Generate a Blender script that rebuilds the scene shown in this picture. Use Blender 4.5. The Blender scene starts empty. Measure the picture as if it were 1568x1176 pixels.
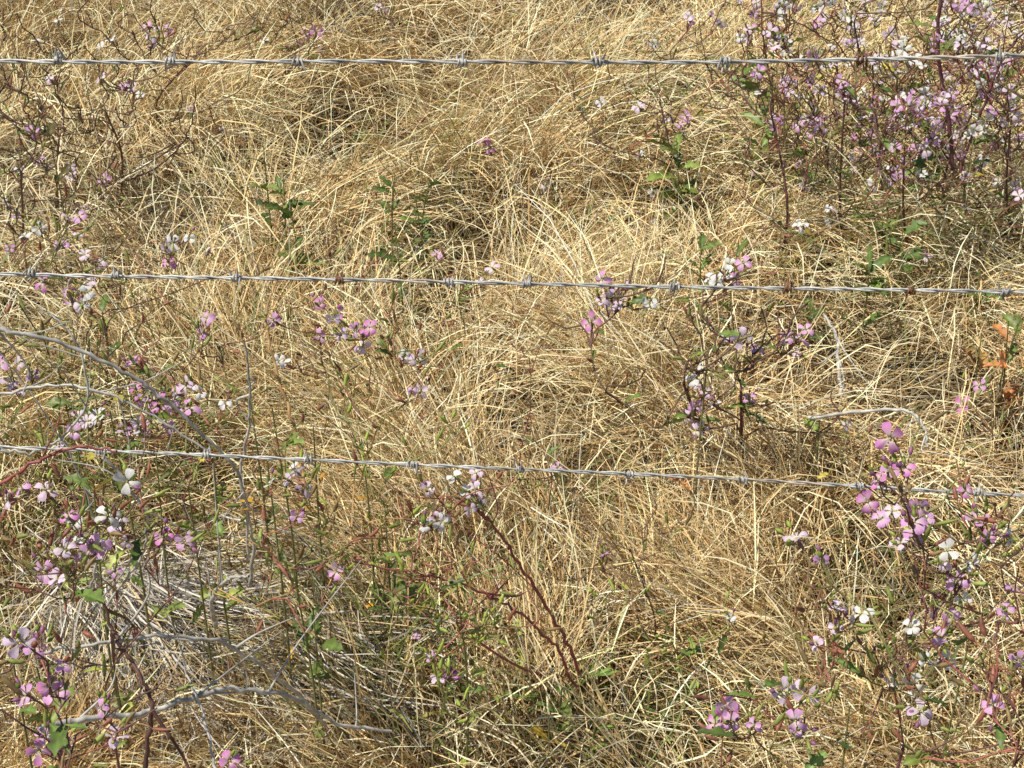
import bpy, math, random
import numpy as np
rng = np.random.default_rng(7)
random.seed(7)
sc = bpy.context.scene
R = rng.random
def N(*a): return rng.normal(*a)

# ------------------------------------------------------------ camera maths (photo-measured placement)
CZ = 1.6; PITCH = math.radians(30); F = 784/math.tan(math.radians(19))
cp, sp = math.cos(PITCH), math.sin(PITCH)

# ------------------------------------------------------------ noise / terrain
def vnoise(x, y, seed=0):
    x = np.asarray(x, float); y = np.asarray(y, float)
    xi = np.floor(x).astype(np.int64); yi = np.floor(y).astype(np.int64)
    xf = x-xi; yf = y-yi
    u = xf*xf*(3-2*xf); v = yf*yf*(3-2*yf)
    def h(a, b):
        n = (a*374761393 + b*668265263 + seed*1274126177) & 0xffffffff
        n = ((n ^ (n >> 13))*1274126177) & 0xffffffff
        n = n ^ (n >> 16)
        return (n & 0xffff)/65535.0
    return (h(xi, yi)*(1-u)+h(xi+1, yi)*u)*(1-v)+(h(xi, yi+1)*(1-u)+h(xi+1, yi+1)*u)*v
def ground(x, y):
    x = np.asarray(x, float); y = np.asarray(y, float)
    base = 0.055*np.clip(y, -5, 14)
    return base - 0.06 + 0.14*(vnoise(x*1.7, y*1.7, 1)-.5) + 0.10*(vnoise(x*4.1, y*4.1, 2)-.5) + 0.5*(vnoise(x*.12, y*.12, 3)-.5)*np.clip((y-6)/10, 0, 1)
def ray(px, py):
    a = (px-784)/F; b = (588-py)/F
    return np.array([a, cp+sp*b, -sp+cp*b])
def W(px, py, y):
    d = ray(px, py); return np.array([0, 0, CZ])+d*(y/d[1])
def G(px, py, h=0.0):
    d = ray(px, py); t = 1.0
    for i in range(40):
        p = np.array([0, 0, CZ])+d*t
        t += (p[2]-float(ground(p[0], p[1]))-h)/(-d[2])*0.7
    return np.array([0, 0, CZ])+d*t

# ------------------------------------------------------------ mesh builder
class MB:
    def __init__(s): s.v=[]; s.q=[]; s.c=[]; s.m=[]; s.n=0
    def add(s, v, q, c, mat=0):
        v = np.asarray(v, np.float32).reshape(-1, 3); q = np.asarray(q, np.int32).reshape(-1, 4)
        c = np.asarray(c, np.float32)
        if c.ndim == 1: c = np.tile(c, (len(v), 1))
        s.v.append(v); s.q.append(q+s.n); s.c.append(c); s.m.append(np.full(len(q), mat, np.int32)); s.n += len(v)
    def build(s, name, mats, parent=None, smooth=True):
        v = np.concatenate(s.v); q = np.concatenate(s.q); c = np.concatenate(s.c); m = np.concatenate(s.m)
        me = bpy.data.meshes.new(name)
        me.vertices.add(len(v)); me.vertices.foreach_set("co", v.ravel())
        me.loops.add(q.size); me.loops.foreach_set("vertex_index", q.ravel())
        me.polygons.add(len(q)); me.polygons.foreach_set("loop_start", np.arange(0, q.size, 4, dtype=np.int32))
        for mt in mats: me.materials.append(mt)
        me.polygons.foreach_set("material_index", m)
        me.update(calc_edges=True)
        if smooth: me.polygons.foreach_set("use_smooth", np.ones(len(q), bool))
        ca = me.color_attributes.new(name="Col", type='FLOAT_COLOR', domain='POINT')
        ca.data.foreach_set("color", np.concatenate([np.clip(c, 0, .92), np.ones((len(c), 1), np.float32)], 1).ravel())
        ob = bpy.data.objects.new(name, me); sc.collection.objects.link(ob)
        if parent: ob.parent = parent
        return ob

def nrm(a): return a/np.maximum(np.linalg.norm(a, axis=-1, keepdims=True), 1e-9)
def tube(mb, P, rad, col, mat=0, ns=5, jit=0):
    P = np.asarray(P, float); K = len(P)
    rad = np.broadcast_to(np.asarray(rad, float), (K,))
    T = nrm(np.gradient(P, axis=0)); mt = np.abs(T.mean(0))
    ref = np.zeros(3); ref[np.argmin(mt)] = 1
    U = nrm(np.cross(T, ref)); V = np.cross(T, U)
    a = np.arange(ns)*2*math.pi/ns
    v = P[:, None]+rad[:, None, None]*(np.cos(a)[None, :, None]*U[:, None]+np.sin(a)[None, :, None]*V[:, None])
    i = np.arange(K-1)[:, None]*ns; j = np.arange(ns)[None]; j2 = (j+1) % ns
    q = np.stack([i+j, i+j2, i+ns+j2, i+ns+j], -1)
    c = np.asarray(col, float)
    if c.ndim == 2: c = np.repeat(c, ns, axis=0)
    mb.add(v, q, c, mat)
def smooth_path(pts, n):
    pts = np.asarray(pts, float); k = len(pts)
    if k < 3:
        t = np.linspace(0, 1, n)[:, None]; return pts[0]*(1-t)+pts[-1]*t
    ext = np.vstack([2*pts[0]-pts[1], pts, 2*pts[-1]-pts[-2]])
    out = []
    for u in np.linspace(0, k-1-1e-6, n):
        i = int(u); f = u-i; p0, p1, p2, p3 = ext[i:i+4]
        out.append(.5*((2*p1)+(-p0+p2)*f+(2*p0-5*p1+4*p2-p3)*f*f+(-p0+3*p1-3*p2+p3)*f**3))
    return np.array(out)

def ribbons(mb, P, Wd, C, mat=0, flat=0.5):
    n, K, _ = P.shape
    T = nrm(np.gradient(P, axis=1))
    rv = nrm(N(0, 1, (n, 1, 3)))*(1-flat) + np.array([0, 0, 1.0])*flat
    S = nrm(np.cross(T, np.broadcast_to(rv, T.shape)))
    h = S*Wd[..., None]*.5
    v = np.stack([P-h, P+h], 2).reshape(n, 2*K, 3)
    b = (np.arange(n)*2*K)[:, None]; k = (np.arange(K-1)*2)[None]
    q = np.stack([b+k, b+k+1, b+k+3, b+k+2], -1)
    mb.add(v, q, np.repeat(C, 2, axis=1).reshape(-1, 3), mat)

def blades(x, y, az, L, th0, th1, K=6, pw=1.0, curl=0.1, minh=0.004, hz=None, kink=.0):
    n = len(x); t = np.linspace(0, 1, K)[None]
    th = th0[:, None]+(th1-th0)[:, None]*t**pw + N(0, 0.08, (n, K))
    kk = (R((n, K)) < .16)*N(0, kink, (n, K)) if kink > 0 else 0
    azz = az[:, None]+np.cumsum(N(0, curl, (n, K))+kk, 1)*0.6
    ds = (L/(K-1))[:, None]
    dx = np.sin(th)*np.cos(azz)*ds; dy = np.sin(th)*np.sin(azz)*ds; dz = np.cos(th)*ds
    X = x[:, None]+np.cumsum(dx, 1)-dx[:, :1]; Y = y[:, None]+np.cumsum(dy, 1)-dy[:, :1]
    Z = ground(x, y)[:, None]-0.005+np.cumsum(dz, 1)-dz[:, :1]
    lift = (hz if hz is not None else R(n)*0.05)[:, None]
    Z = np.maximum(Z, ground(X, Y)+minh+lift*np.clip(t*3, 0, 1))
    return np.stack([X, Y, Z], -1)

# ------------------------------------------------------------ materials
def mat_attr(name, rough=.6, transl=.25, spec=.3, noise=.25, nscale=60, metallic=0, diffuse=False):
    m = bpy.data.materials.new(name); m.use_nodes = True; nt = m.node_tree; nt.nodes.clear()
    out = nt.nodes.new("ShaderNodeOutputMaterial"); at = nt.nodes.new("ShaderNodeAttribute"); at.attribute_name = "Col"
    src = at.outputs["Color"]
    if noise > 0:
        tc = nt.nodes.new("ShaderNodeTexCoord"); nz = nt.nodes.new("ShaderNodeTexNoise"); nz.inputs["Scale"].default_value = nscale
        nt.links.new(tc.outputs["Object"], nz.inputs["Vector"])
        mr = nt.nodes.new("ShaderNodeMapRange"); mr.inputs[1].default_value = .3; mr.inputs[2].default_value = .7
        mr.inputs[3].default_value = 1-noise; mr.inputs[4].default_value = 1+noise
        nt.links.new(nz.outputs["Fac"], mr.inputs[0])
        mul = nt.nodes.new("ShaderNodeVectorMath"); mul.operation = 'SCALE'
        nt.links.new(src, mul.inputs[0]); nt.links.new(mr.outputs[0], mul.inputs["Scale"]); src = mul.outputs[0]
    if diffuse:
        d = nt.nodes.new("ShaderNodeBsdfDiffuse"); nt.links.new(src, d.inputs[0]); nt.links.new(d.outputs[0], out.inputs[0]); return m
    bs = nt.nodes.new("ShaderNodeBsdfPrincipled"); bs.inputs["Roughness"].default_value = rough
    bs.inputs["Specular IOR Level"].default_value = spec; bs.inputs["Metallic"].default_value = metallic
    nt.links.new(src, bs.inputs["Base Color"])
    if transl > 0:
        tr = nt.nodes.new("ShaderNodeBsdfTranslucent"); nt.links.new(src, tr.inputs["Color"])
        mx = nt.nodes.new("ShaderNodeMixShader"); mx.inputs[0].default_value = transl
        nt.links.new(bs.outputs[0], mx.inputs[1]); nt.links.new(tr.outputs[0], mx.inputs[2]); nt.links.new(mx.outputs[0], out.inputs[0])
    else: nt.links.new(bs.outputs[0], out.inputs[0])
    return m
M_straw = mat_attr("dry_straw", noise=0, diffuse=True)
M_stem = mat_attr("stem", .5, 0, .35, .25, 90)
M_leaf = mat_attr("leaf", .45, .25, .4, .3, 70)
M_petal = mat_attr("petal", .6, .35, .2, .08, 150)
M_wire = mat_attr("galvanised_wire", .5, 0, .4, .25, 220, metallic=.15)
PM = [M_stem, M_leaf, M_petal]

g = bpy.data.materials.new("soil_litter"); g.use_nodes = True; nt = g.node_tree; b = nt.nodes["Principled BSDF"]
b.inputs["Roughness"].default_value = .95
tc = nt.nodes.new("ShaderNodeTexCoord"); nz = nt.nodes.new("ShaderNodeTexNoise"); nz.inputs["Scale"].default_value = 30; nz.inputs["Detail"].default_value = 6
cr = nt.nodes.new("ShaderNodeValToRGB"); cr.color_ramp.elements[0].position = .3; cr.color_ramp.elements[0].color = (.025, .016, .009, 1)
cr.color_ramp.elements[1].position = .75; cr.color_ramp.elements[1].color = (.13, .09, .045, 1)
nt.links.new(tc.outputs["Object"], nz.inputs["Vector"]); nt.links.new(nz.outputs["Fac"], cr.inputs[0]); nt.links.new(cr.outputs[0], b.inputs["Base Color"])

# ------------------------------------------------------------ ground
mb = MB()
def axis(lo, hi, far, step):
    a = np.arange(lo, hi, step); k = np.geomspace(.3, far, 24)
    return np.concatenate([(lo-k)[::-1], a, hi+k])
gx = axis(-5, 5, 300, .07); gy = axis(-1, 11, 300, .07)
X, Y = np.meshgrid(gx, gy); Z = ground(X, Y)
nx, ny = len(gx), len(gy); i = (np.arange(ny-1)[:, None]*nx); j = np.arange(nx-1)[None]
mb.add(np.stack([X, Y, Z], -1), np.stack([i+j, i+j+1, i+nx+j+1, i+nx+j], -1), (.1, .07, .04))
mb.build("ground", [g])

# ------------------------------------------------------------ dry grass
def gauss(x, y, c, sx, sy): return np.exp(-((x-c[0])/sx)**2-((y-c[1])/sy)**2)
holes = [(G(1290, 510, .06), .24, .18), (G(1400, 650, .05), .38, .2), (G(960, 870, .05), .16, .10), (G(700, 1010, .05), .2, .12), (G(940, 330, .08), .2, .3), (G(870, 740, .05), .22, .09), (G(1560, 700, .05), .35, .25), (G(1180, 860, .05), .12, .07), (G(1180, 240, .1), .3, .3), (G(620, 360, .1), .15, .2), (G(380, 400, .08), .15, .15), (G(300, 860, .05), .2, .1), (G(820, 600, .05), .12, .10), (G(650, 560, .05), .08, .12), (G(1020, 1090, .03), .14, .06), (G(1180, 700, .05), .12, .08)]
gclump = (G(340, 1010, .05), .20, .17)
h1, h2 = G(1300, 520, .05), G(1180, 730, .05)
def low(x, y):
    s = np.zeros_like(x)
    for c, sx, sy in holes: s = np.maximum(s, gauss(x, y, c, sx, sy))
    return np.maximum(s, np.minimum(1, 1.5*gauss(x, y, *gclump)))
def sample(n, y0, y1, margin=.9):
    y = y0*(y1/y0)**R(n); x = (R(n)*2-1)*(.40*y+margin*.6); return x, y
PAL = np.array([[.87, .675, .36], [.92, .79, .49], [.71, .485, .225], [.41, .26, .115], [.81, .59, .285], [.22, .13, .062], [.35, .33, .12], [.92, .83, .61]])
def pick(w, n):
    w = np.asarray(w, float); w = w/w.sum(1, keepdims=True); c = np.cumsum(w, 1); u = R(n)[:, None]
    idx = np.minimum((u > c).sum(1), len(PAL)-1); return PAL[idx]*(1+N(0, .12, (n, 1)))
def palw(x, y):
    n = len(x); near = np.clip((2.5-y)/.9, 0, 1); nz = vnoise(x*2.3, y*2.3, 9); l = low(x, y)
    w = np.zeros((n, 8))
    w[:, 0] = 3.2; w[:, 1] = 3.0*(1-near*.5)*(.4+nz*1.2); w[:, 2] = 1.6+near; w[:, 3] = .8+1.5*near+1.4*(1-nz)+l*2; w[:, 4] = 2.2
    w[:, 5] = .45+.9*near+l; w[:, 6] = .2+1.1*near*(vnoise(x*3, y*3, 12) > .45); w[:, 7] = .7
    return w
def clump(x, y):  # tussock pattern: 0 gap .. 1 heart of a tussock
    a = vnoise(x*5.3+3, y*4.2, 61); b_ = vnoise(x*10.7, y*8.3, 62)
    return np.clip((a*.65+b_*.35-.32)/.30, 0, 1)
grass = MB()
n = 42000; x, y = sample(n, .8, 8)
az = vnoise(x*1.1, y*1.1, 21)*14 + N(0, .8, n)
P = blades(x, y, az, .12+.22*R(n), 1.0+.5*R(n), 1.6+0*x, K=4, curl=.15, hz=R(n)*.035)
hollow_shade = 1-.55*np.maximum(gauss(x, y, h1, .14, .10), gauss(x, y, h2, .10, .06))  # shade of the two deepest hollows, painted into the thatch colour
C = pick(palw(x, y), n)*((.30+.45*clump(x, y))*(1+.25*low(x, y))*hollow_shade)[:, None]; Wd = np.full((n, 4), 1.)*(.0011+.0016*R(n))[:, None]*(1+.12*np.clip(y-2, 0, 4))[:, None]; Wd[:, -1] *= .3  # thatch colour also darkened between tussocks, as painted gap shadow
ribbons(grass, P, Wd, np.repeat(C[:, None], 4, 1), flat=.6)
# tufts
nt_ = 8200; tx, ty = sample(nt_, .8, 8.5)
cm = clump(tx, ty)
keep = R(nt_) > np.maximum(low(tx, ty)*.82, 1-(.09+.91*cm)); tx = tx[keep]; ty = ty[keep]; cm = cm[keep]; nt_ = len(tx)
taz = vnoise(tx*.9, ty*.9, 31)*13 + vnoise(tx*3, ty*3, 33)*4 + N(0, .4, nt_)
tl = (.14+.18*vnoise(tx*1.9, ty*1.9, 41)+.13*cm)*(1+N(0, .12, nt_))*(1-.55*low(tx, ty))*np.clip(.55+(ty-1.2)*.4, .55, 1.05)
lod = vnoise(tx*1.3, ty*1.3, 51)
tb = .12+.55*lod; te = 1.0+1.1*lod+N(0, .2, nt_)
nb = rng.integers(16, 38, nt_); idx = np.repeat(np.arange(nt_), nb); n = len(idx)
sp_ = .012+.028*R(nt_)
x = tx[idx]+N(0, 1, n)*sp_[idx]; y = ty[idx]+N(0, 1, n)*sp_[idx]
az = taz[idx]+N(0, .58, n); L = tl[idx]*(.5+.8*R(n))
P = blades(x, y, az, L, np.abs(tb[idx]+N(0, .22, n)), te[idx]+N(0, .42, n), K=6, pw=1.2, curl=.14, hz=R(n)*.10, kink=1.3)
tw = palw(tx, ty)*(.3+R((nt_, 8))*1.6); C = pick(tw[idx], n)*(1+N(0, .10, nt_))[idx][:, None]
Wd = np.full((n, 6), 1.)*(.0009+.0018*R(n)**1.8)[:, None]*(1+.13*np.clip(y-2, 0, 4))[:, None]; Wd[:, -1] *= .25; Wd[:, -2] *= .75
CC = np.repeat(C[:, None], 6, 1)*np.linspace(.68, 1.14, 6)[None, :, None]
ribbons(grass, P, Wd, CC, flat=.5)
# fine wiry stalks, pale, with bent tips
n = 12000; x, y = sample(n, .9, 8); k_ = R(n) > low(x, y)*.7; x = x[k_]; y = y[k_]; n = len(x)
az = R(n)*6.28; L = (.20+.26*R(n))*(1-.5*low(x, y))*np.clip(.5+(y-1.2)*.45, .5, 1.05)
P = blades(x, y, az, L, R(n)*.5, .7+R(n)*1.5, K=8, pw=1.6, curl=.25, hz=R(n)*.12, kink=1.6)
C = np.array([.92, .79, .51])*(1+N(0, .14, (n, 1))); Wd = np.full((n, 8), 1.)*(.0008+.0008*R(n))[:, None]*(1+.14*np.clip(y-2, 0, 4))[:, None]; Wd[:, -3:] *= 1.5; Wd[:, -1] *= .3
ribbons(grass, P, Wd, np.repeat(C[:, None], 8, 1), flat=.4)
grass.build("dry_grass", [M_straw], smooth=False)
print("grass verts", grass.n)

# grey dead grass clump
gc = MB(); n = 4600
a0 = G(150, 930, .1); a1 = G(320, 1090, .1)
t = R(n); x = a0[0]+(a1[0]-a0[0])*t+N(0, .07, n)-.01; y = a0[1]+(a1[1]-a0[1])*t+N(0, .05, n)+.05
az = -.8+N(0, .32, n)+.9*(vnoise(x*6, y*6, 77)-.5); L = .14+.26*R(n)
P = blades(x, y, az, L, .4+.5*R(n), 1.7+.4*R(n), K=7, pw=.8, curl=.08, hz=.02+R(n)*.15*vnoise(x*14, y*14, 78)*1.6, kink=.8)
C = np.array([.60, .55, .46])*(1+N(0, .25, (n, 1)))*np.where(R((n, 1)) < .30, .4, 1);  # random share of blades coloured darker to stand in for shadowed ones
C = np.where(R((n, 1)) < .15, np.array([[.62, .47, .27]]), C); Wd = np.full((n, 7), 1.)*(.0009+.0016*R(n))[:, None]; Wd[:, -1] *= .3
ribbons(gc, P, Wd, np.repeat(C[:, None], 7, 1), flat=.5)
gc.build("dead_grass_clump", [M_straw], smooth=False)

# green grass blades
gg = MB()
for (px, py, s, k, Lm) in [(560, 1040, .07, 100, .24), (640, 1080, .1, 60, .22), (490, 990, .05, 50, .24), (900, 790, .06, 50, .2), (1050, 1060, .15, 60, .16), (930, 1150, .1, 70, .18), (1160, 260, .2, 120, .3), (1350, 390, .15, 110, .28), (1200, 180, .3, 110, .3), (1450, 350, .3, 110, .3), (330, 730, .12, 80, .25), (100, 620, .25, 110, .3), (1300, 1000, .15, 70, .2), (60, 950, .15, 90, .25), (1350, 1120, .12, 90, .2), (800, 1080, .2, 90, .15), (1250, 900, .2, 60, .18), (250, 760, .2, 80, .22), (480, 800, .15, 60, .2), (600, 880, .15, 50, .15), (440, 320, .12, 60, .25), (630, 330, .12, 60, .25), (560, 420, .3, 60, .2)]:
    c = G(px, py, .05); x = c[0]+N(0, s, k); y = c[1]+N(0, s, k)
    P = blades(x, y, R(k)*6.28, Lm*(.6+.7*R(k)), .1+.4*R(k), .7+1.1*R(k), K=7, pw=1.3, curl=.10, hz=R(k)*.08)
    C = np.array([.17, .21, .06])*(1+N(0, .2, (k, 1)))+R((k, 1))**3*np.array([.25, .2, .05]); Wd = np.full((k, 7), 1.)*(.0018+.003*R(k))[:, None]; Wd[:, -1] *= .2; Wd[:, -2] *= .6
    ribbons(gg, P, Wd, np.repeat(C[:, None], 7, 1), flat=.5)
gg.build("green_grass", [M_leaf], smooth=False)

# ------------------------------------------------------------ plant parts
def frame(nv):
    nv = nv/np.linalg.norm(nv); r = np.array([1., 0, 0]) if abs(nv[0]) < .8 else np.array([0, 1., 0])
    u = np.cross(nv, r); u /= np.linalg.norm(u); return u, np.cross(nv, u), nv
s_r = np.array([.04, .11, .34, .62, .86, 1.02]); s_w = np.array([.05, .07, .19, .34, .34, .16]); s_z = np.array([-.45, 0, .10, .10, .04, -.04])
vv = np.array([-1, -.5, 0, .5, 1])
pq = np.array([[a*5+b_, a*5+b_+1, (a+1)*5+b_+1, (a+1)*5+b_] for a in range(5) for b_ in range(4)])
FC = {'p': np.array([.80, .41, .76]), 'm': np.array([.78, .27, .64]), 'l': np.array([.88, .68, .88]), 'w': np.array([.92, .90, .92]), 'y': np.array([.9, .85, .4])}
def flower(mb, c, nv, rad, kind):
    u, v, w = frame(nv); a0 = R()*6.28; base = FC[kind]*(1+N(0, .05)); opn = .8+.35*R(); white = np.array([.92, .9, .88])
    for k in range(4):
        a = a0+k*math.pi/2+N(0, .12)+(.16 if k % 2 else -.16)
        d = math.cos(a)*u+math.sin(a)*v; e = -math.sin(a)*u+math.cos(a)*v
        rr = s_r[:, None]*opn + np.zeros(5)[None]; rr[-1] -= .10*(1-np.abs(vv))**2-.0; rr[-1] -= .08*np.abs(vv)
        ww = s_w[:, None]*vv[None]; zz = s_z[:, None]+.12*np.abs(vv)[None]*s_w[:, None]*2*N()+N(0, .03, (6, 5))+.25*(s_r[:, None]**2)*N()
        p = c+rad*(rr[..., None]*d+ww[..., None]*e+zz[..., None]*w)
        col = base[None, None]*np.ones((6, 5, 1)); col[:, [1, 3]] *= .90
        f = np.array([1, .75, .4, .15, 0, 0])[:, None, None]; col = col*(1-f)+white*np.array([.9, .95, .7])*f
        mb.add(p, pq, col.reshape(-1, 3), 2)
    tube(mb, [c-w*rad*.95, c-w*rad*.45, c-w*rad*.02], [rad*.07, rad*.15, rad*.12], (.25, .22, .12) if R() < .5 else (.3, .15, .2), 0, 5)
    tube(mb, [c, c+w*rad*.1, c+w*rad*.18], [rad*.06, rad*.09, rad*.01], (.6, .55, .12), 0, 4)
def ovoid(mb, p, d, L, r, col, mat=1):
    d = d/np.linalg.norm(d); t = np.array([0, .18, .45, .75, 1.]); pr = np.array([.2, .8, 1, .65, .05])
    tube(mb, p+d*L*t[:, None], r*pr, col, mat, 6)
def pod(mb, p, d, L, r, col):
    d = d/np.linalg.norm(d); t = np.linspace(0, 1, 9); pr = np.array([.25, .75, 1, .8, 1, .8, .6, .25, .08])
    tube(mb, p+d*L*t[:, None]+np.outer(t**2, N(0, .003, 3)), r*pr, col, 1, 6)
def leaf(mb, p, d, L, wd, col, lobes=True, droop=.5):
    d = np.array(d, float); d /= np.linalg.norm(d); K = 11; t = np.linspace(0, 1, K)
    side = np.cross(d, [0, 0, 1.]); side /= max(np.linalg.norm(side), 1e-6); upv = np.cross(side, d)
    tilt = N(0, .5); side = side*math.cos(tilt)+upv*math.sin(tilt)
    spn = p+d*(t*L)[:, None]; spn[:, 2] -= droop*L*t**2*.5
    prof = np.sin(np.pi*np.clip(t*.9+.08, 0, 1))**.8*(.45+.55*t*1.2)
    if lobes: prof = prof*(.68+.32*np.cos(t*19+R()*6))
    prof[0] = .06; prof[-1] = .08
    cross = np.array([-1, -.5, 0, .5, 1.]); fold = .1+.35*R()
    v = spn[:, None]+(prof[:, None]*cross[None]*wd)[..., None]*side+(np.abs(cross)[None]*prof[:, None]*wd*fold+N(0, wd*.07, (K, 5)))[..., None]*upv
    q = np.array([[a*5+b_, a*5+b_+1, (a+1)*5+b_+1, (a+1)*5+b_] for a in range(K-1) for b_ in range(4)])
    c = np.tile(np.asarray(col)*(1+N(0, .15)), (K*5, 1)).reshape(K, 5, 3); c[:, 2] *= 1.4
    mb.add(v, q, c.reshape(-1, 3), 1)
SC = {'dark': (.13, .065, .05), 'red': (.36, .10, .09), 'brown': (.26, .15, .085), 'green': (.26, .28, .08), 'orange': (.55, .33, .14), 'grey': (.54, .51, .45), 'purple': (.18, .07, .08)}
GREEN = np.array([.12, .18, .04]); LIME = np.array([.38, .46, .08])

def plant(name, root, tips, kinds=('dark',), r0=.0035, leaves=6, pods=.5, flr=.0115, leafL=.05, ncl=(1, 1, 2), extra=0, budcol=LIME, podcol=None, endr=.0007):
    mb = MB(); root = np.array(root, float); flr *= 1.05
    tips = [(np.array(p, float), k) for p, k in tips]
    if extra:
        pts = np.array([p for p, _ in tips]); m, s = pts.mean(0), np.maximum(pts.std(0), .05)
        for _ in range(extra):
            q = m+N(0, 1, 3)*s*1.15; q[2] = max(q[2], root[2]+.15); tips.append((q, None))
    tips.sort(key=lambda a: a[0][2]*.4+np.linalg.norm(a[0]-root)*.6)
    nodes = [(root, np.array([0, 0, 1.]), 0.0)]; H = max(p[2] for p, _ in tips)-root[2]
    top = np.mean([p for p, _ in tips], 0); top[2] = root[2]+H*.55
    mid = (root+top)/2+N(0, .025, 3)
    pth = smooth_path([root, mid, top], 10)
    scol = np.array(SC[kinds[0]])
    tube(mb, pth, np.linspace(r0, r0*.5, 10), scol, 0, 6)
    for i in range(1, 10): nodes.append((pth[i], pth[i]-pth[i-1], .3+i*.02))
    for tp, kind in tips:
        best = None; bd = 1e9
        for nd in nodes:
            dv = tp-nd[0]; dist = np.linalg.norm(dv)
            if dist < .02: continue
            c = dist+max(0, nd[0][2]+.55*math.hypot(dv[0], dv[1])-tp[2])*1.5+nd[2]*.02+R()*.03
            if c < bd: bd = c; best = nd
        a, dr, dep = best; dv = tp-a; dist = np.linalg.norm(dv)
        dr = dr/max(np.linalg.norm(dr), 1e-6)
        m1 = a+dr*dist*.28+dv*.12+N(0, .03, 3)*dist; m2 = a+dv*.68+np.array([0, 0, -.05*dist])+N(0, .05, 3)*dist
        K = max(6, int(dist/.025)); K = min(K, 16); pp = smooth_path([a, m1, m2, tp], K); pp[1:-1] += N(0, .0022, (K-2, 3))
        rs = max(r0*.5*min(1, dist/.25), endr*1.4); sk = np.array(SC[random.choice(kinds)])*(1+N(0, .15))
        cg = np.linspace(0, 1, K)[:, None]; ec = sk*.6+np.array([.20, .17, .06])*.4
        tube(mb, pp, np.linspace(rs, endr, K), sk*(1-cg)+ec*cg, 0, 5)
        for i in range(1, K-1): nodes.append((pp[i], pp[i]-pp[i-1], dep+.5))
        td = pp[-1]-pp[-3]; td /= np.linalg.norm(td)
        if kind is not None:
            nf = random.choice(ncl)
            for f in range(nf):
                od = nrm(td*.7+N(0, .6, 3)+np.array([0, -.2, .35])); c = tp if f == 0 else tp+od*(.018+.018*R())
                nv = nrm(N(0, .45, 3)+np.array([-.2, -.58, .66])+od*.25)
                base = c-nv*flr*.9
                tube(mb, smooth_path([pp[-2], (pp[-2]+base)/2+N(0, .002, 3), base], 5), endr*.9, ec, 0, 4)
                k2 = kind if R() < .78 else random.choice('lwl' if kind != 'm' else 'pm')
                flower(mb, c, nv, flr*(.74+.42*R()), k2)
            for f in range(rng.integers(2, 6)):
                od = nrm(td+N(0, .55, 3)); L = .006+.014*R(); e = tp-td*.004+od*L
                tube(mb, [tp-td*.01, e], endr*.7, ec, 0, 4)
                ovoid(mb, e, od, .006+.003*R(), .0016+.0008*R(), budcol*(.6+.5*R()) if R() < .7 else np.array([.35, .14, .25]))
        elif R() < .6:
            for f in range(rng.integers(1, 4)):
                od = nrm(td+N(0, .5, 3)); e = tp+od*.006; ovoid(mb, e, od, .006, .0015, budcol*(.5+.5*R()) if R() < .5 else np.array(SC['brown']))
        for i in range(K//3, K-1):
            if R() < pods:
                od = nrm(td*.6+N(0, .6, 3)); L = .01+.012*R(); e = pp[i]+od*L
                tube(mb, [pp[i], pp[i]+od*L*.5+N(0, .001, 3), e], endr*.8, ec, 0, 4)
                pc = podcol if podcol is not None else (np.array([.32, .36, .09]) if R() < .45 else (np.array([.38, .15, .09]) if R() < .6 else np.array([.33, .23, .10])))
                if R() < .75: pod(mb, e, nrm(od+np.array([0, 0, .5])), .011+.015*R(), .0016+.0014*R(), pc*(.8+.4*R()))
    for _ in range(leaves):
        i = random.randrange(1, max(2, int(len(nodes)*.8))); p = nodes[i][0]; a = R()*6.28
        d = np.array([math.cos(a), math.sin(a), .1+.9*R()]); L = leafL*(.35+.7*R())
        u = R(); col = GREEN*(.7+.7*R()) if u < .72 else (np.array([.20, .25, .05]) if u < .90 else (np.array([.42, .36, .07]) if u < .96 else np.array([.36, .17, .06])))
        leaf(mb, p, d, L, L*(.16+.2*R()), col)
    return mb.build(name, PM)

def T(lst, y, dy=.1): return [(W(a, b_, y+(R()-.5)*2*dy), k) for a, b_, k in lst]
def rootat(px, py, h=.0): 
    p = G(px, py, h); return (p[0], p[1], float(ground(p[0], p[1]))-.01)
def rootxy(x, y): return (x, y, float(ground(x, y))-.01)
WR = "wild_radish_plant"
# near right
plant(WR, rootxy(.40, 1.12), T([(1362, 722, 'p'), (1385, 716, 'm'), (1345, 735, 'm'), (1378, 832, 'l'), (1400, 800, 'p'), (1418, 795, 'p'), (1447, 860, 'w'), (1490, 862, 'w'), (1495, 795, 'm'), (1515, 820, 'm'), (1545, 822, 'p'), (1430, 935, 'l'), (1455, 945, 'p'), (1440, 975, 'p'), (1418, 1010, 'w'), (1395, 960, 'l'), (1465, 890, 'p'), (1540, 935, 'p'), (1405, 815, 'p')], 1.12, .09), ('purple', 'red', 'brown', 'green'), .0032, 7, .6, .0112, .05, extra=22)
plant(WR, rootxy(.27, 1.02), T([(1200, 1057, 'w'), (1222, 1115, 'p'), (1120, 1105, 'p'), (1155, 1110, 'p'), (1095, 1108, 'm'), (1250, 985, 'l'), (1280, 960, 'l'), (1220, 825, 'l'), (1257, 858, 'p'), (1365, 1045, 'w'), (1410, 1090, 'l'), (1400, 1048, 'w'), (1318, 940, 'w'), (1235, 1060, 'l')], 1.08, .06), ('red', 'brown', 'green'), .0028, 5, .65, .0108, .045, extra=20)
plant(WR, rootxy(.50, .98), T([(1520, 1080, 'p'), (1560, 1010, 'p'), (1480, 1110, None), (1530, 960, None), (1560, 1130, None), (1500, 1000, None), (1560, 870, None)], 1.0, .05), ('red', 'purple'), .0036, 4, .6, .0112, .05, extra=12)
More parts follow.
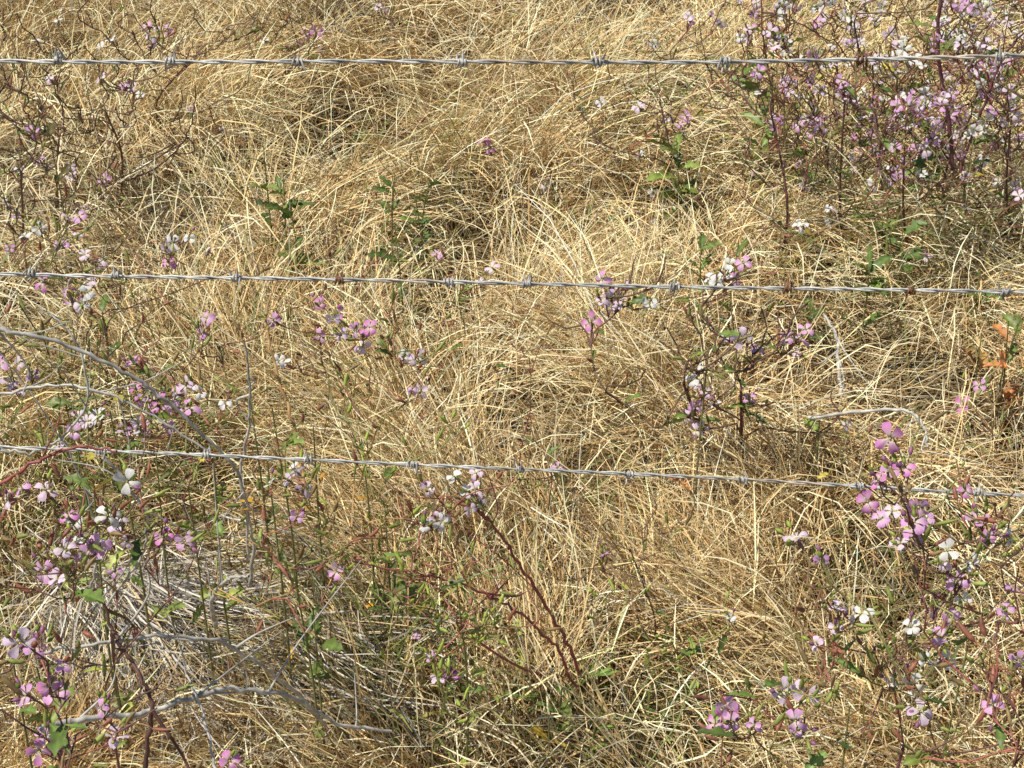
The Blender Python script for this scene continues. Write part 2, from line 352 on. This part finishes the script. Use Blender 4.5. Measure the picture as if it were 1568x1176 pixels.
# near left
plant(WR, rootxy(-.40, .92), T([(75, 1050, 'm'), (40, 1065, 'p'), (95, 1140, 'm'), (70, 1125, 'p'), (155, 1085, 'p'), (175, 1130, 'p'), (352, 1165, 'm'), (55, 990, 'p'), (30, 985, 'l'), (60, 1150, 'm'), (85, 1060, 'p')], .98, .05), ('purple', 'red'), .0030, 5, .6, .0115, .045, extra=10)
plant(WR, rootxy(-.55, 1.35), T([(115, 830, 'w'), (100, 840, 'l'), (68, 875, 'p'), (90, 885, 'p'), (175, 875, 'p'), (250, 822, 'm'), (283, 828, 'p'), (105, 790, 'm'), (165, 790, 'w'), (180, 800, 'l'), (195, 737, 'w'), (70, 750, 'l'), (12, 765, 'p'), (155, 840, 'l'), (130, 850, 'p'), (125, 822, 'w')], 1.3, .07), ('purple', 'dark', 'red', 'green'), .003, 10, .65, .0115, .05, extra=34)
# left mid
plant(WR, rootat(90, 760), T([(65, 432, 'm'), (110, 465, 'p'), (125, 468, 'w'), (15, 585, 'p'), (50, 575, 'p'), (30, 600, 'l'), (135, 645, 'p'), (150, 635, 'p'), (120, 640, 'l'), (10, 650, None), (60, 500, None), (90, 680, 'l')], 1.75, .1), ('dark', 'brown', 'green'), .003, 10, .55, .0122, .05, extra=38)
plant(WR, rootat(250, 780), T([(205, 555, 'p'), (215, 612, 'p'), (240, 605, 'm'), (265, 618, 'p'), (290, 625, 'm'), (285, 590, 'p'), (305, 600, 'w'), (260, 655, 'p'), (225, 640, 'p'), (215, 660, 'l'), (190, 660, 'p'), (310, 510, 'p'), (345, 618, 'w'), (270, 605, 'l'), (235, 625, 'm')], 1.75, .08), ('dark', 'red', 'green'), .003, 10, .55, .0122, .05, extra=34)
plant(WR, rootat(160, 600), T([(258, 402, 'm'), (95, 375, 'p'), (265, 372, 'w'), (290, 365, 'w'), (318, 385, 'w'), (255, 378, 'w'), (45, 345, 'y'), (60, 350, 'w'), (105, 335, 'p'), (120, 360, 'p'), (130, 390, 'l'), (155, 400, 'p'), (15, 380, 'p'), (140, 430, 'l')], 2.35, .15), ('dark', 'brown', 'green'), .003, 8, .4, .0130, .05, extra=36)
plant(WR, rootat(500, 720), T([(520, 485, 'm'), (545, 505, 'p'), (555, 530, 'p'), (490, 515, 'p'), (522, 512, 'l'), (490, 465, 'm'), (433, 555, 'w'), (620, 545, 'w'), (640, 548, 'l'), (645, 597, 'p'), (418, 490, 'p'), (560, 505, 'm')], 1.9, .08), ('orange', 'red', 'green'), .0024, 5, .6, .0118, .045, extra=22)
plant(WR, rootat(430, 960), T([(440, 735, 'l'), (450, 718, 'p'), (465, 748, 'l'), (415, 740, 'w'), (455, 790, 'p'), (500, 850, None), (520, 760, None), (470, 850, None), (400, 830, None), (515, 875, 'p'), (310, 790, None), (290, 870, None)], 1.5, .08), ('orange', 'green', 'red'), .0024, 8, .75, .0115, .045, extra=26, budcol=LIME)
plant(WR, rootat(880, 1040), T([(715, 752, 'w'), (735, 768, 'w'), (728, 750, 'l'), (650, 805, 'w'), (670, 795, 'l'), (655, 748, 'l'), (700, 860, None), (620, 880, None), (640, 850, None), (780, 850, None)], 1.5, .05), ('red', 'red', 'green'), .0028, 4, .7, .0112, .045, extra=14)
plant(WR, rootat(720, 1110), T([(660, 1005, 'p'), (672, 1040, 'p'), (690, 1035, 'm'), (680, 880, None), (720, 880, None), (660, 940, None), (700, 965, None), (750, 960, None), (600, 1000, None), (640, 870, None), (730, 970, None)], 1.4, .04), ('green', 'red', 'green'), .0022, 6, .8, .0100, .045, extra=16, podcol=LIME)
plant(WR, rootat(560, 960), T([(600, 760, None), (560, 700, None), (690, 670, None), (520, 640, None), (640, 700, None), (490, 760, None), (560, 850, None)], 1.65, .06), ('green', 'orange'), .002, 4, .8, .009, .05, extra=14, podcol=LIME)
plant(WR, rootat(1060, 1080), T([(925, 848, 'p'), (1040, 965, None), (1000, 950, None), (1080, 980, None), (1120, 945, 'w'), (940, 900, None)], 1.6, .05), ('green', 'brown'), .002, 4, .6, .0100, .04, extra=10, podcol=LIME)
# centre upright plant
plant(WR, rootat(1095, 730), T([(1110, 422, 'w'), (1098, 432, 'w'), (1125, 428, 'p'), (935, 455, 'p'), (950, 460, 'l'), (920, 460, 'p'), (905, 493, 'm'), (945, 470, 'l'), (995, 465, 'w'), (1110, 517, 'p'), (1135, 517, 'l'), (1160, 535, 'p'), (1070, 562, 'w'), (1060, 582, 'w'), (1090, 530, None), (1100, 600, None)], 2.05, .06), ('dark', 'purple', 'dark'), .0050, 16, .45, .0132, .05, extra=20, endr=.0012)
plant(WR, rootat(1122, 720), T([(1095, 618, 'w'), (1065, 622, 'p'), (1075, 655, 'l'), (1050, 640, 'l'), (1148, 610, 'p'), (1205, 517, 'p'), (1225, 520, 'p'), (1220, 540, 'l'), (1120, 470, None), (1165, 470, None), (1080, 600, 'l'), (1125, 560, None)], 2.1, .06), ('purple', 'dark', 'dark'), .0048, 16, .4, .0132, .05, extra=16, endr=.0012)
# small flowers spread
for rt, lst, yy in [((1320, 800), [(1298, 650, 'w'), (1290, 700, None)], 2.0), ((1490, 760), [(1500, 590, 'p'), (1475, 620, 'm'), (1470, 545, None), (1520, 600, None)], 2.2), ((860, 860), [(855, 715, 'p'), (830, 760, None)], 1.9),
                    ((845, 420), [(845, 280, 'w'), (835, 285, 'l'), (750, 225, 'm'), (900, 320, None)], 3.1), ((990, 420), [(980, 237, 'w'), (1000, 295, 'w'), (1000, 340, 'w'), (940, 330, None)], 3.1), ((740, 560), [(735, 430, 'l'), (700, 440, None), (670, 390, 'p')], 2.5), ((1510, 480), [(1480, 320, 'w'), (1420, 395, 'l'), (1560, 300, 'l'), (1500, 360, None)], 2.7)]:
    plant(WR, rootat(*rt), T(lst, yy, .05), ('brown', 'green', 'dark'), .0016, 3, .35, .0130, .04, extra=4)
# upper right mass
ER = []
def cl(cx, cy, sx, sy, n, kinds):
    for _ in range(n): ER.append((cx+N(0, sx), cy+N(0, sy), random.choice(kinds)))
cl(1400, 90, 100, 55, 66, 'wwwlpw'); cl(1340, 195, 65, 42, 52, 'pmppl'); cl(1500, 140, 50, 80, 56, 'wlwpp'); cl(1190, 90, 60, 60, 24, 'wplw')
cl(1280, 310, 30, 22, 10, 'wwl'); cl(1180, 30, 80, 30, 20, 'wlp'); cl(1520, 30, 50, 30, 28, 'wlw'); cl(1040, 180, 20, 20, 4, 'p'); cl(1420, 190, 50, 45, 24, 'wlp'); cl(1540, 240, 30, 50, 8, 'wl')
ER += [(1285, 230, 'm'), (1300, 228, 'm'), (1325, 272, 'm'), (1225, 345, 'w'), (1400, 230, 'p'), (1525, 275, 'w'), (920, 157, 'w'), (980, 165, 'w'), (1150, 265, 'l'), (1480, 10, 'p'), (1560, 210, 'p'), (1450, 245, 'p')]
roots = [(1030, 330, 3.3), (1170, 300, 3.4), (1190, 420, 2.9), (1290, 400, 3.0), (1370, 350, 3.2), (1400, 420, 2.8), (1480, 390, 3.0), (1560, 400, 2.9), (1540, 330, 3.3), (1320, 270, 3.6), (1250, 330, 3.2), (1450, 330, 3.3)]
asg = [[] for _ in roots]
for (a, b_, k) in ER:
    j = min(range(len(roots)), key=lambda i: abs(roots[i][0]-a)+abs(N(0, 55))); asg[j].append((a, b_, k))
for (rx, ry, yy), l in zip(roots, asg):
    l = l+[(rx+N(0, 60), 80+abs(N(0, 130)), None) for _ in range(14)]
    plant(WR, rootat(rx, ry), T(l, yy, .18), ('dark', 'purple', 'dark', 'brown', 'red'), .0036, 12, .3, .0135, .06, extra=36 if rx > 1150 else 12, endr=.0011)
# upper left
UL = [(240, 45, 'l'), (225, 40, 'p'), (260, 50, 'p'), (232, 70, 'l'), (470, 55, 'p'), (485, 48, 'm'), (460, 70, 'p'), (492, 75, 'p'), (390, 65, 'y'), (405, 62, 'w'), (190, 130, 'p'), (215, 145, 'p'), (75, 120, 'l'), (155, 120, 'l'), (60, 245, 'p'), (75, 255, 'l'), (160, 275, 'p'), (130, 320, 'l'), (10, 310, 'p'), (25, 330, 'p'), (55, 62, 'l'), (578, 10, 'p'), (292, 165, 'p'), (575, 265, 'm'), (50, 200, 'p'), (170, 60, 'w'), (340, 200, 'w'), (130, 200, None), (40, 130, None), (300, 30, None), (430, 120, None), (540, 60, None), (90, 30, 'w'), (30, 260, 'l'), (110, 270, 'l'), (200, 135, 'l'), (20, 20, None), (100, 90, None)]
roots = [(20, 400, 2.8), (90, 360, 3.0), (180, 340, 3.1), (270, 220, 3.6), (450, 200, 3.9), (600, 150, 4.2)]
asg = [[] for _ in roots]
for t_ in UL:
    j = min(range(len(roots)), key=lambda i: abs(roots[i][0]-t_[0])+abs(N(0, 25))); asg[j].append(t_)
for (rx, ry, yy), l in zip(roots, asg):
    l = l+[(rx+N(0, 50), max(20, ry-150-abs(N(0, 80))), None) for _ in range(8)]
    plant(WR, rootat(rx, ry), T(l, yy, .15), ('dark', 'dark', 'brown', 'dark'), .0038, 5, .22, .0135, .05, extra=34, endr=.0012)

# scattered brown dead weed stems over the field
for k in range(44):
    px = rng.uniform(0, 1568); py = rng.uniform(120, 1150) if k > 16 else rng.uniform(80, 330)
    p = rootat(px, py); h = .25+.25*R(); tips = [(np.array(p)+np.array([N(0, .10), N(0, .08), h*(.6+.5*R())]), None) for _ in range(rng.integers(4, 9))]
    plant("dead_weed", p, tips, random.choice([('dark', 'brown'), ('brown', 'brown'), ('red', 'brown')]), .0018, random.choice([0, 0, 1]), .3, .01, .04, endr=.0006)

# ------------------------------------------------------------ leafy sprouts
def sprout(px, py, y, h, nl, L, cols, name="green_weed"):
    mb = MB(); top = W(px, py, y); r = np.array([top[0], y, float(ground(top[0], y))]); top = top+np.array([0, 0, h*.3])
    path = smooth_path([r, (r+top)/2+N(0, .01, 3), top], 9); tube(mb, path, np.linspace(.0025, .001, 9), (.2, .2, .07), 0, 5)
    for i in range(int(nl*(1.2 if y > 2 else .8))):
        f = .35+.65*R(); p = path[min(8, int(f*8))]+N(0, .004, 3); a = R()*6.28
        d = np.array([math.cos(a), math.sin(a), .3+R()]); leaf(mb, p, d, L*(.5+.7*R()), L*(.18+.14*R()), np.array(random.choice(cols))*(.8+.4*R()), True, .6)
    mb.build(name, PM)
gs = [(.11, .17, .04), (.14, .20, .045), (.19, .24, .055)]; ys = [(.34, .38, .08), (.24, .30, .07)]; og = [(.50, .20, .06), (.38, .16, .05), (.46, .27, .08)]
for a in [(405, 245, 2.9, .1, 9, .06, gs), (435, 285, 2.85, .1, 16, .055, gs), (445, 320, 2.8, .08, 10, .06, gs), (605, 285, 2.9, .1, 9, .06, gs), (635, 310, 2.9, .1, 14, .05, gs), (660, 280, 2.95, .08, 8, .05, gs), (1035, 235, 3.1, .12, 22, .09, gs), (1350, 330, 2.9, .1, 8, .07, gs), (1072, 375, 2.6, .08, 12, .05, gs), (1130, 385, 2.6, .08, 7, .05, gs), (605, 355, 2.7, .04, 5, .07, gs),
          (145, 750, 1.5, .05, 12, .055, ys), (330, 725, 1.65, .06, 10, .055, ys), (418, 640, 1.7, .05, 6, .06, ys), (410, 715, 1.6, .03, 4, .04, [(.75, .42, .05)]), (555, 690, 1.8, .03, 3, .03, [(.8, .4, .04)]), (90, 575, 1.9, .05, 6, .06, gs), (1500, 530, 2.3, .08, 4, .06, og), (1540, 515, 2.3, .1, 5, .065, og), (1562, 495, 2.3, .05, 4, .06, gs), (1085, 540, 2.0, .05, 3, .05, og), (1330, 420, 2.6, .05, 10, .07, gs), (1380, 360, 2.8, .08, 8, .07, gs), (1180, 150, 3.3, .1, 8, .08, gs), (1420, 190, 3.2, .1, 9, .08, gs), (1440, 20, 3.5, .1, 12, .09, gs), (590, 790, 1.75, .03, 8, .055, gs), (20, 1010, 1.15, .05, 10, .05, gs), (60, 1040, 1.12, .05, 7, .05, gs), (70, 185, 2.9, .06, 5, .06, [(.12, .10, .04)]), (480, 660, 1.8, .02, 3, .05, [(.55, .3, .06)]), (480, 940, 1.5, .03, 5, .06, gs), (860, 1060, 1.55, .02, 9, .05, gs), (840, 1100, 1.5, .02, 5, .05, [(.5, .35, .05)]), (790, 970, 1.7, .02, 8, .06, ys), (1500, 170, 3.0, .1, 8, .07, gs), (1310, 110, 3.3, .1, 6, .07, gs),
          (240, 700, 1.7, .03, 7, .045, ys), (290, 760, 1.6, .03, 7, .045, ys), (450, 880, 1.5, .03, 6, .045, gs), (700, 900, 1.5, .02, 7, .035, ys), (60, 640, 1.8, .03, 6, .05, ys), (380, 590, 1.9, .03, 6, .05, gs), (1300, 1090, 1.25, .02, 5, .04, gs), (1480, 1000, 1.2, .03, 5, .04, gs), (170, 640, 1.7, .03, 6, .045, gs),
          (380, 110, 3.9, .05, 8, .06, gs), (560, 180, 3.6, .05, 6, .06, gs), (1160, 90, 3.6, .05, 10, .07, gs), (930, 1060, 1.5, .02, 6, .035, gs), (1240, 470, 2.6, .03, 6, .05, gs), (1500, 420, 2.6, .03, 7, .05, gs)]:
    sprout(*a)
for (px, py) in [(560, 1050), (605, 1075), (510, 1000), (860, 1100)]:
    mb = MB(); c = G(px, py, .02)
    for i in range(11):
        a = R()*6.28; leaf(mb, c+N(0, .01, 3), (math.cos(a), math.sin(a), .6+1.0*R()), .11+.07*R(), .010+.007*R(), GREEN*(1+.6*R()), True, .9)
    mb.build("dandelion_rosette", PM)

# ------------------------------------------------------------ dead branches
def branch(name, px, y, r0, r1, kind, k2=None, sub=4):
    mb = MB(); pts = []
    ys_ = np.linspace(y[0], y[1], len(px)) if isinstance(y, tuple) else np.full(len(px), y)
    for (a, b_), yy in zip(px, ys_): pts.append(W(a, b_, yy))
    if kind == 'grey': r0, r1 = r0*1.1, r1*1.15
    n = max(14, len(px)*7); P = smooth_path(pts, n); P += N(0, .0012, P.shape)
    col = np.array(SC[kind])*(.65+.5*R((n, 1)))
    tube(mb, P, np.linspace(r0, r1, n)*(1+N(0, .06, n)), col, 0, 7)
    for s in range(sub):
        i = rng.integers(3, n-3); d = nrm(nrm(P[i+1]-P[i])+N(0, .7, 3)); L = .04+.12*R()
        q = smooth_path([P[i], P[i]+d*L*.5+N(0, .006, 3), P[i]+d*L+N(0, .015, 3)+np.array([0, 0, .01])], 9); tube(mb, q, np.linspace(r1*.8, .0005, 9), col[i], 0, 5)
    return mb.build(name, PM)
B = "dead_branch"
branch(B, [(-80, 480), (0, 505), (60, 515), (130, 540), (200, 575), (250, 610), (300, 655), (350, 705), (375, 755), (380, 860)], (1.52, 1.6), .0026, .0016, 'grey', sub=6)
branch(B, [(372, 520), (383, 600), (378, 670), (368, 740), (388, 830), (382, 900)], (1.62, 1.7), .0012, .0024, 'grey')
branch(B, [(60, 1120), (80, 1112), (150, 1098), (220, 1092), (290, 1070), (350, 1055), (430, 1062), (480, 1085), (520, 1108), (600, 1120)], (1.15, 1.42), .0036, .0018, 'grey', sub=5)
branch(B, [(150, 900), (175, 970), (205, 1020), (232, 1080), (222, 1170), (230, 1260)], (1.25, 1.15), .0016, .0030, 'dark')
branch(B, [(60, 1000), (165, 985), (250, 973), (340, 985), (400, 1020), (440, 1050), (500, 1110)], (1.25, 1.45), .0018, .0022, 'grey')
branch(B, [(-60, 700), (0, 690), (60, 690), (110, 655), (135, 600), (115, 520), (60, 470)], (1.52, 1.6), .0018, .001, 'grey')
branch(B, [(150, 685), (200, 750), (225, 800), (212, 860), (160, 930)], 1.52, .0016, .0014, 'grey')
branch(B, [(-40, 610), (80, 590), (160, 602), (240, 640), (330, 700)], 1.6, .0018, .0012, 'grey')
branch(B, [(0, 540), (60, 620), (120, 720), (150, 830), (140, 900)], 1.6, .0008, .0015, 'grey')
branch(B, [(330, 1180), (310, 1090), (270, 1010), (200, 960)], (1.2, 1.35), .0015, .001, 'grey')
branch(B, [(1262, 480), (1282, 520), (1283, 560), (1290, 605)], (2.45, 2.3), .002, .003, 'grey', sub=3)
branch(B, [(1240, 640), (1300, 632), (1380, 628), (1412, 648), (1420, 685)], (2.1, 2.0), .0028, .002, 'grey', sub=2)
branch(B, [(300, 130), (293, 190), (270, 230), (230, 262), (180, 282)], (3.0, 3.1), .0012, .002, 'dark')
branch(B, [(330, 960), (325, 920), (345, 890), (380, 880)], (1.6, 1.5), .003, .0015, 'grey')
branch("red_stem", [(888, 1030), (850, 950), (800, 870), (760, 810), (735, 782)], (1.55, 1.45), .0025, .0014, 'red', sub=2)
branch("red_stem", [(540, 862), (640, 880), (720, 900), (790, 935), (850, 990), (880, 1050)], (1.45, 1.55), .0010, .0022, 'red', sub=3)
branch("red_stem", [(-60, 770), (0, 740), (60, 705), (110, 685), (180, 690)], 1.3, .0022, .0012, 'red', sub=1)
branch("red_stem", [(470, 760), (458, 690), (440, 620), (420, 560), (408, 490), (420, 440), (455, 370)], (1.75, 1.9), .003, .001, 'orange', sub=3)
branch("red_stem", [(1460, 260), (1450, 170), (1436, 80), (1440, 0), (1450, -60)], 2.9, .0046, .003, 'purple', sub=5)
branch("red_stem", [(1470, 260), (1500, 180), (1530, 100), (1575, 40)], 2.9, .0034, .002, 'purple', sub=5)

# ------------------------------------------------------------ barbed wire fence
fence = bpy.data.objects.new("barbed_wire_fence", None); sc.collection.objects.link(fence)
FY = 1.45
def wire(name, pl, pm, pr, barbs, rusty):
    a, m_, c = W(0, pl, FY), W(784, pm, FY), W(1568, pr, FY)
    def zf(x):
        L = np.array([[p[0]**2, p[0], 1] for p in (a, m_, c)]); k = np.linalg.solve(L, [a[2], m_[2], c[2]])
        x0 = np.clip(x, -.7, .7); s = 2*k[0]*x0+k[1]
        return k[0]*x0**2+k[1]*x0+k[2]+s*(x-x0)*.6
    mb = MB(); X = np.arange(-3.1, 3.1, .0025); Z0 = zf(X)+.0012*np.sin(X*9+pl); Y0 = FY+.0015*np.sin(X*7+pm)
    cc = np.array([.54, .53, .49])
    tw = 2*math.pi/.074*X + .9*np.sin(X*6+pl)+.5*np.sin(X*17)
    for s in (0, math.pi):
        P = np.stack([X, Y0+.0013*np.cos(tw+s), Z0+.0013*np.sin(tw+s)], -1)
        cl_ = cc*(.6+.75*vnoise(X*40, X*0+s, 5))[:, None]
        cl_ = cl_*(1-.35*(vnoise(X*9, X*0+pl, 8) > .72)[:, None]*np.array([0, .3, .6]))
        tube(mb, P, .00118, cl_, 0, 7)
    bx = []
    for px in barbs: bx.append(W(px, pm, FY)[0])
    x = bx[0]-.127
    while x > -3: bx.append(x); x -= .127
    x = max(bx[:len(barbs)])+.127
    while x < 3: bx.append(x); x += .127
    for i, x in enumerate(bx):
        z = float(zf(x)); col = np.array([.48, .46, .42]); ru = i in rusty
        if ru: col = np.array([.20, .10, .05])
        for s in (0, 1):
            t = np.linspace(0, 1, 30); a0 = R()*6.28; turns = 1.5+.25*s; ang = a0+t*turns*2*math.pi; rr = .0035
            H = np.stack([x+(s-.5)*.0035+(t-.5)*.0065*(1 if s else -1), FY+rr*np.cos(ang), z+rr*np.sin(ang)], -1)
            def tail(p, ang_, sg):
                tn = np.array([0, -math.sin(ang_), math.cos(ang_)])*sg; L = .010+.004*R()
                e = tn*L+np.array([(R()-.5)*.008, 0, 0]); return np.array([p+e*.5, p+e])
            t0 = tail(H[0], ang[0], -1)[::-1]; t1 = tail(H[-1], ang[-1], 1)
            PP = np.vstack([t0, H, t1]); rd = np.full(len(PP), .0012); rd[0] = rd[-1] = .0003
            tube(mb, PP, rd, col*(.7+.5*R()), 0, 6)
    return mb.build(name, [M_wire], fence)
wire("top_wire", 91, 95.5, 86, [90, 262, 455, 707, 915, 1110, 1318, 1530], [6])
wire("middle_wire", 418, 434, 448, [50, 180, 362, 520, 687, 807, 1033, 1207, 1395, 1540], [3, 7, 8])
wire("bottom_wire", 684, 718, 757, [0, 160, 318, 472, 632, 795, 963, 1140, 1320, 1503], [])
for sx in (-3.1, 3.1):
    mb = MB(); zz = np.linspace(float(ground(sx, FY))-.1, 1.35, 14)
    tube(mb, np.stack([sx+.004*np.sin(zz*9), np.full(14, FY+.05), zz], -1), .045+.003*np.sin(zz*13), (.22, .18, .14), 0, 12)
    tube(mb, [(sx, FY+.05, 1.35), (sx, FY+.05, 1.352)], [.045, .001], (.25, .21, .16), 0, 12)
    mb.build("fence_post", [M_stem], fence)

# ------------------------------------------------------------ light, camera
el, azs = math.radians(62), math.radians(-110)   # azimuth measured from +Y (away from camera) towards +X
sd = np.array([math.sin(azs)*math.cos(el), math.cos(azs)*math.cos(el), math.sin(el)])
w = bpy.data.worlds.new("World"); sc.world = w; w.use_nodes = True; nt = w.node_tree
sky = nt.nodes.new("ShaderNodeTexSky"); sky.sky_type = 'NISHITA'; sky.sun_disc = False; sky.sun_elevation = el; sky.sun_rotation = azs
nt.links.new(sky.outputs[0], nt.nodes["Background"].inputs[0]); nt.nodes["Background"].inputs[1].default_value = .08
sl = bpy.data.lights.new("sun", 'SUN'); sl.energy = 5.0; sl.angle = math.radians(.53); sl.color = (1, .95, .86)
so = bpy.data.objects.new("sun", sl); sc.collection.objects.link(so)
from mathutils import Vector
so.rotation_euler = Vector(sd).to_track_quat('Z', 'Y').to_euler()
cam = bpy.data.cameras.new("camera"); cam.sensor_width = 36; cam.lens = 18/math.tan(math.radians(19)); cam.clip_end = 1000; cam.clip_start = .05
co = bpy.data.objects.new("camera", cam); sc.collection.objects.link(co); co.location = (0, 0, CZ); co.rotation_euler = (math.radians(60), 0, 0)
sc.camera = co
sc.view_settings.view_transform = 'Standard'; sc.view_settings.look = 'None'; sc.view_settings.exposure = 0
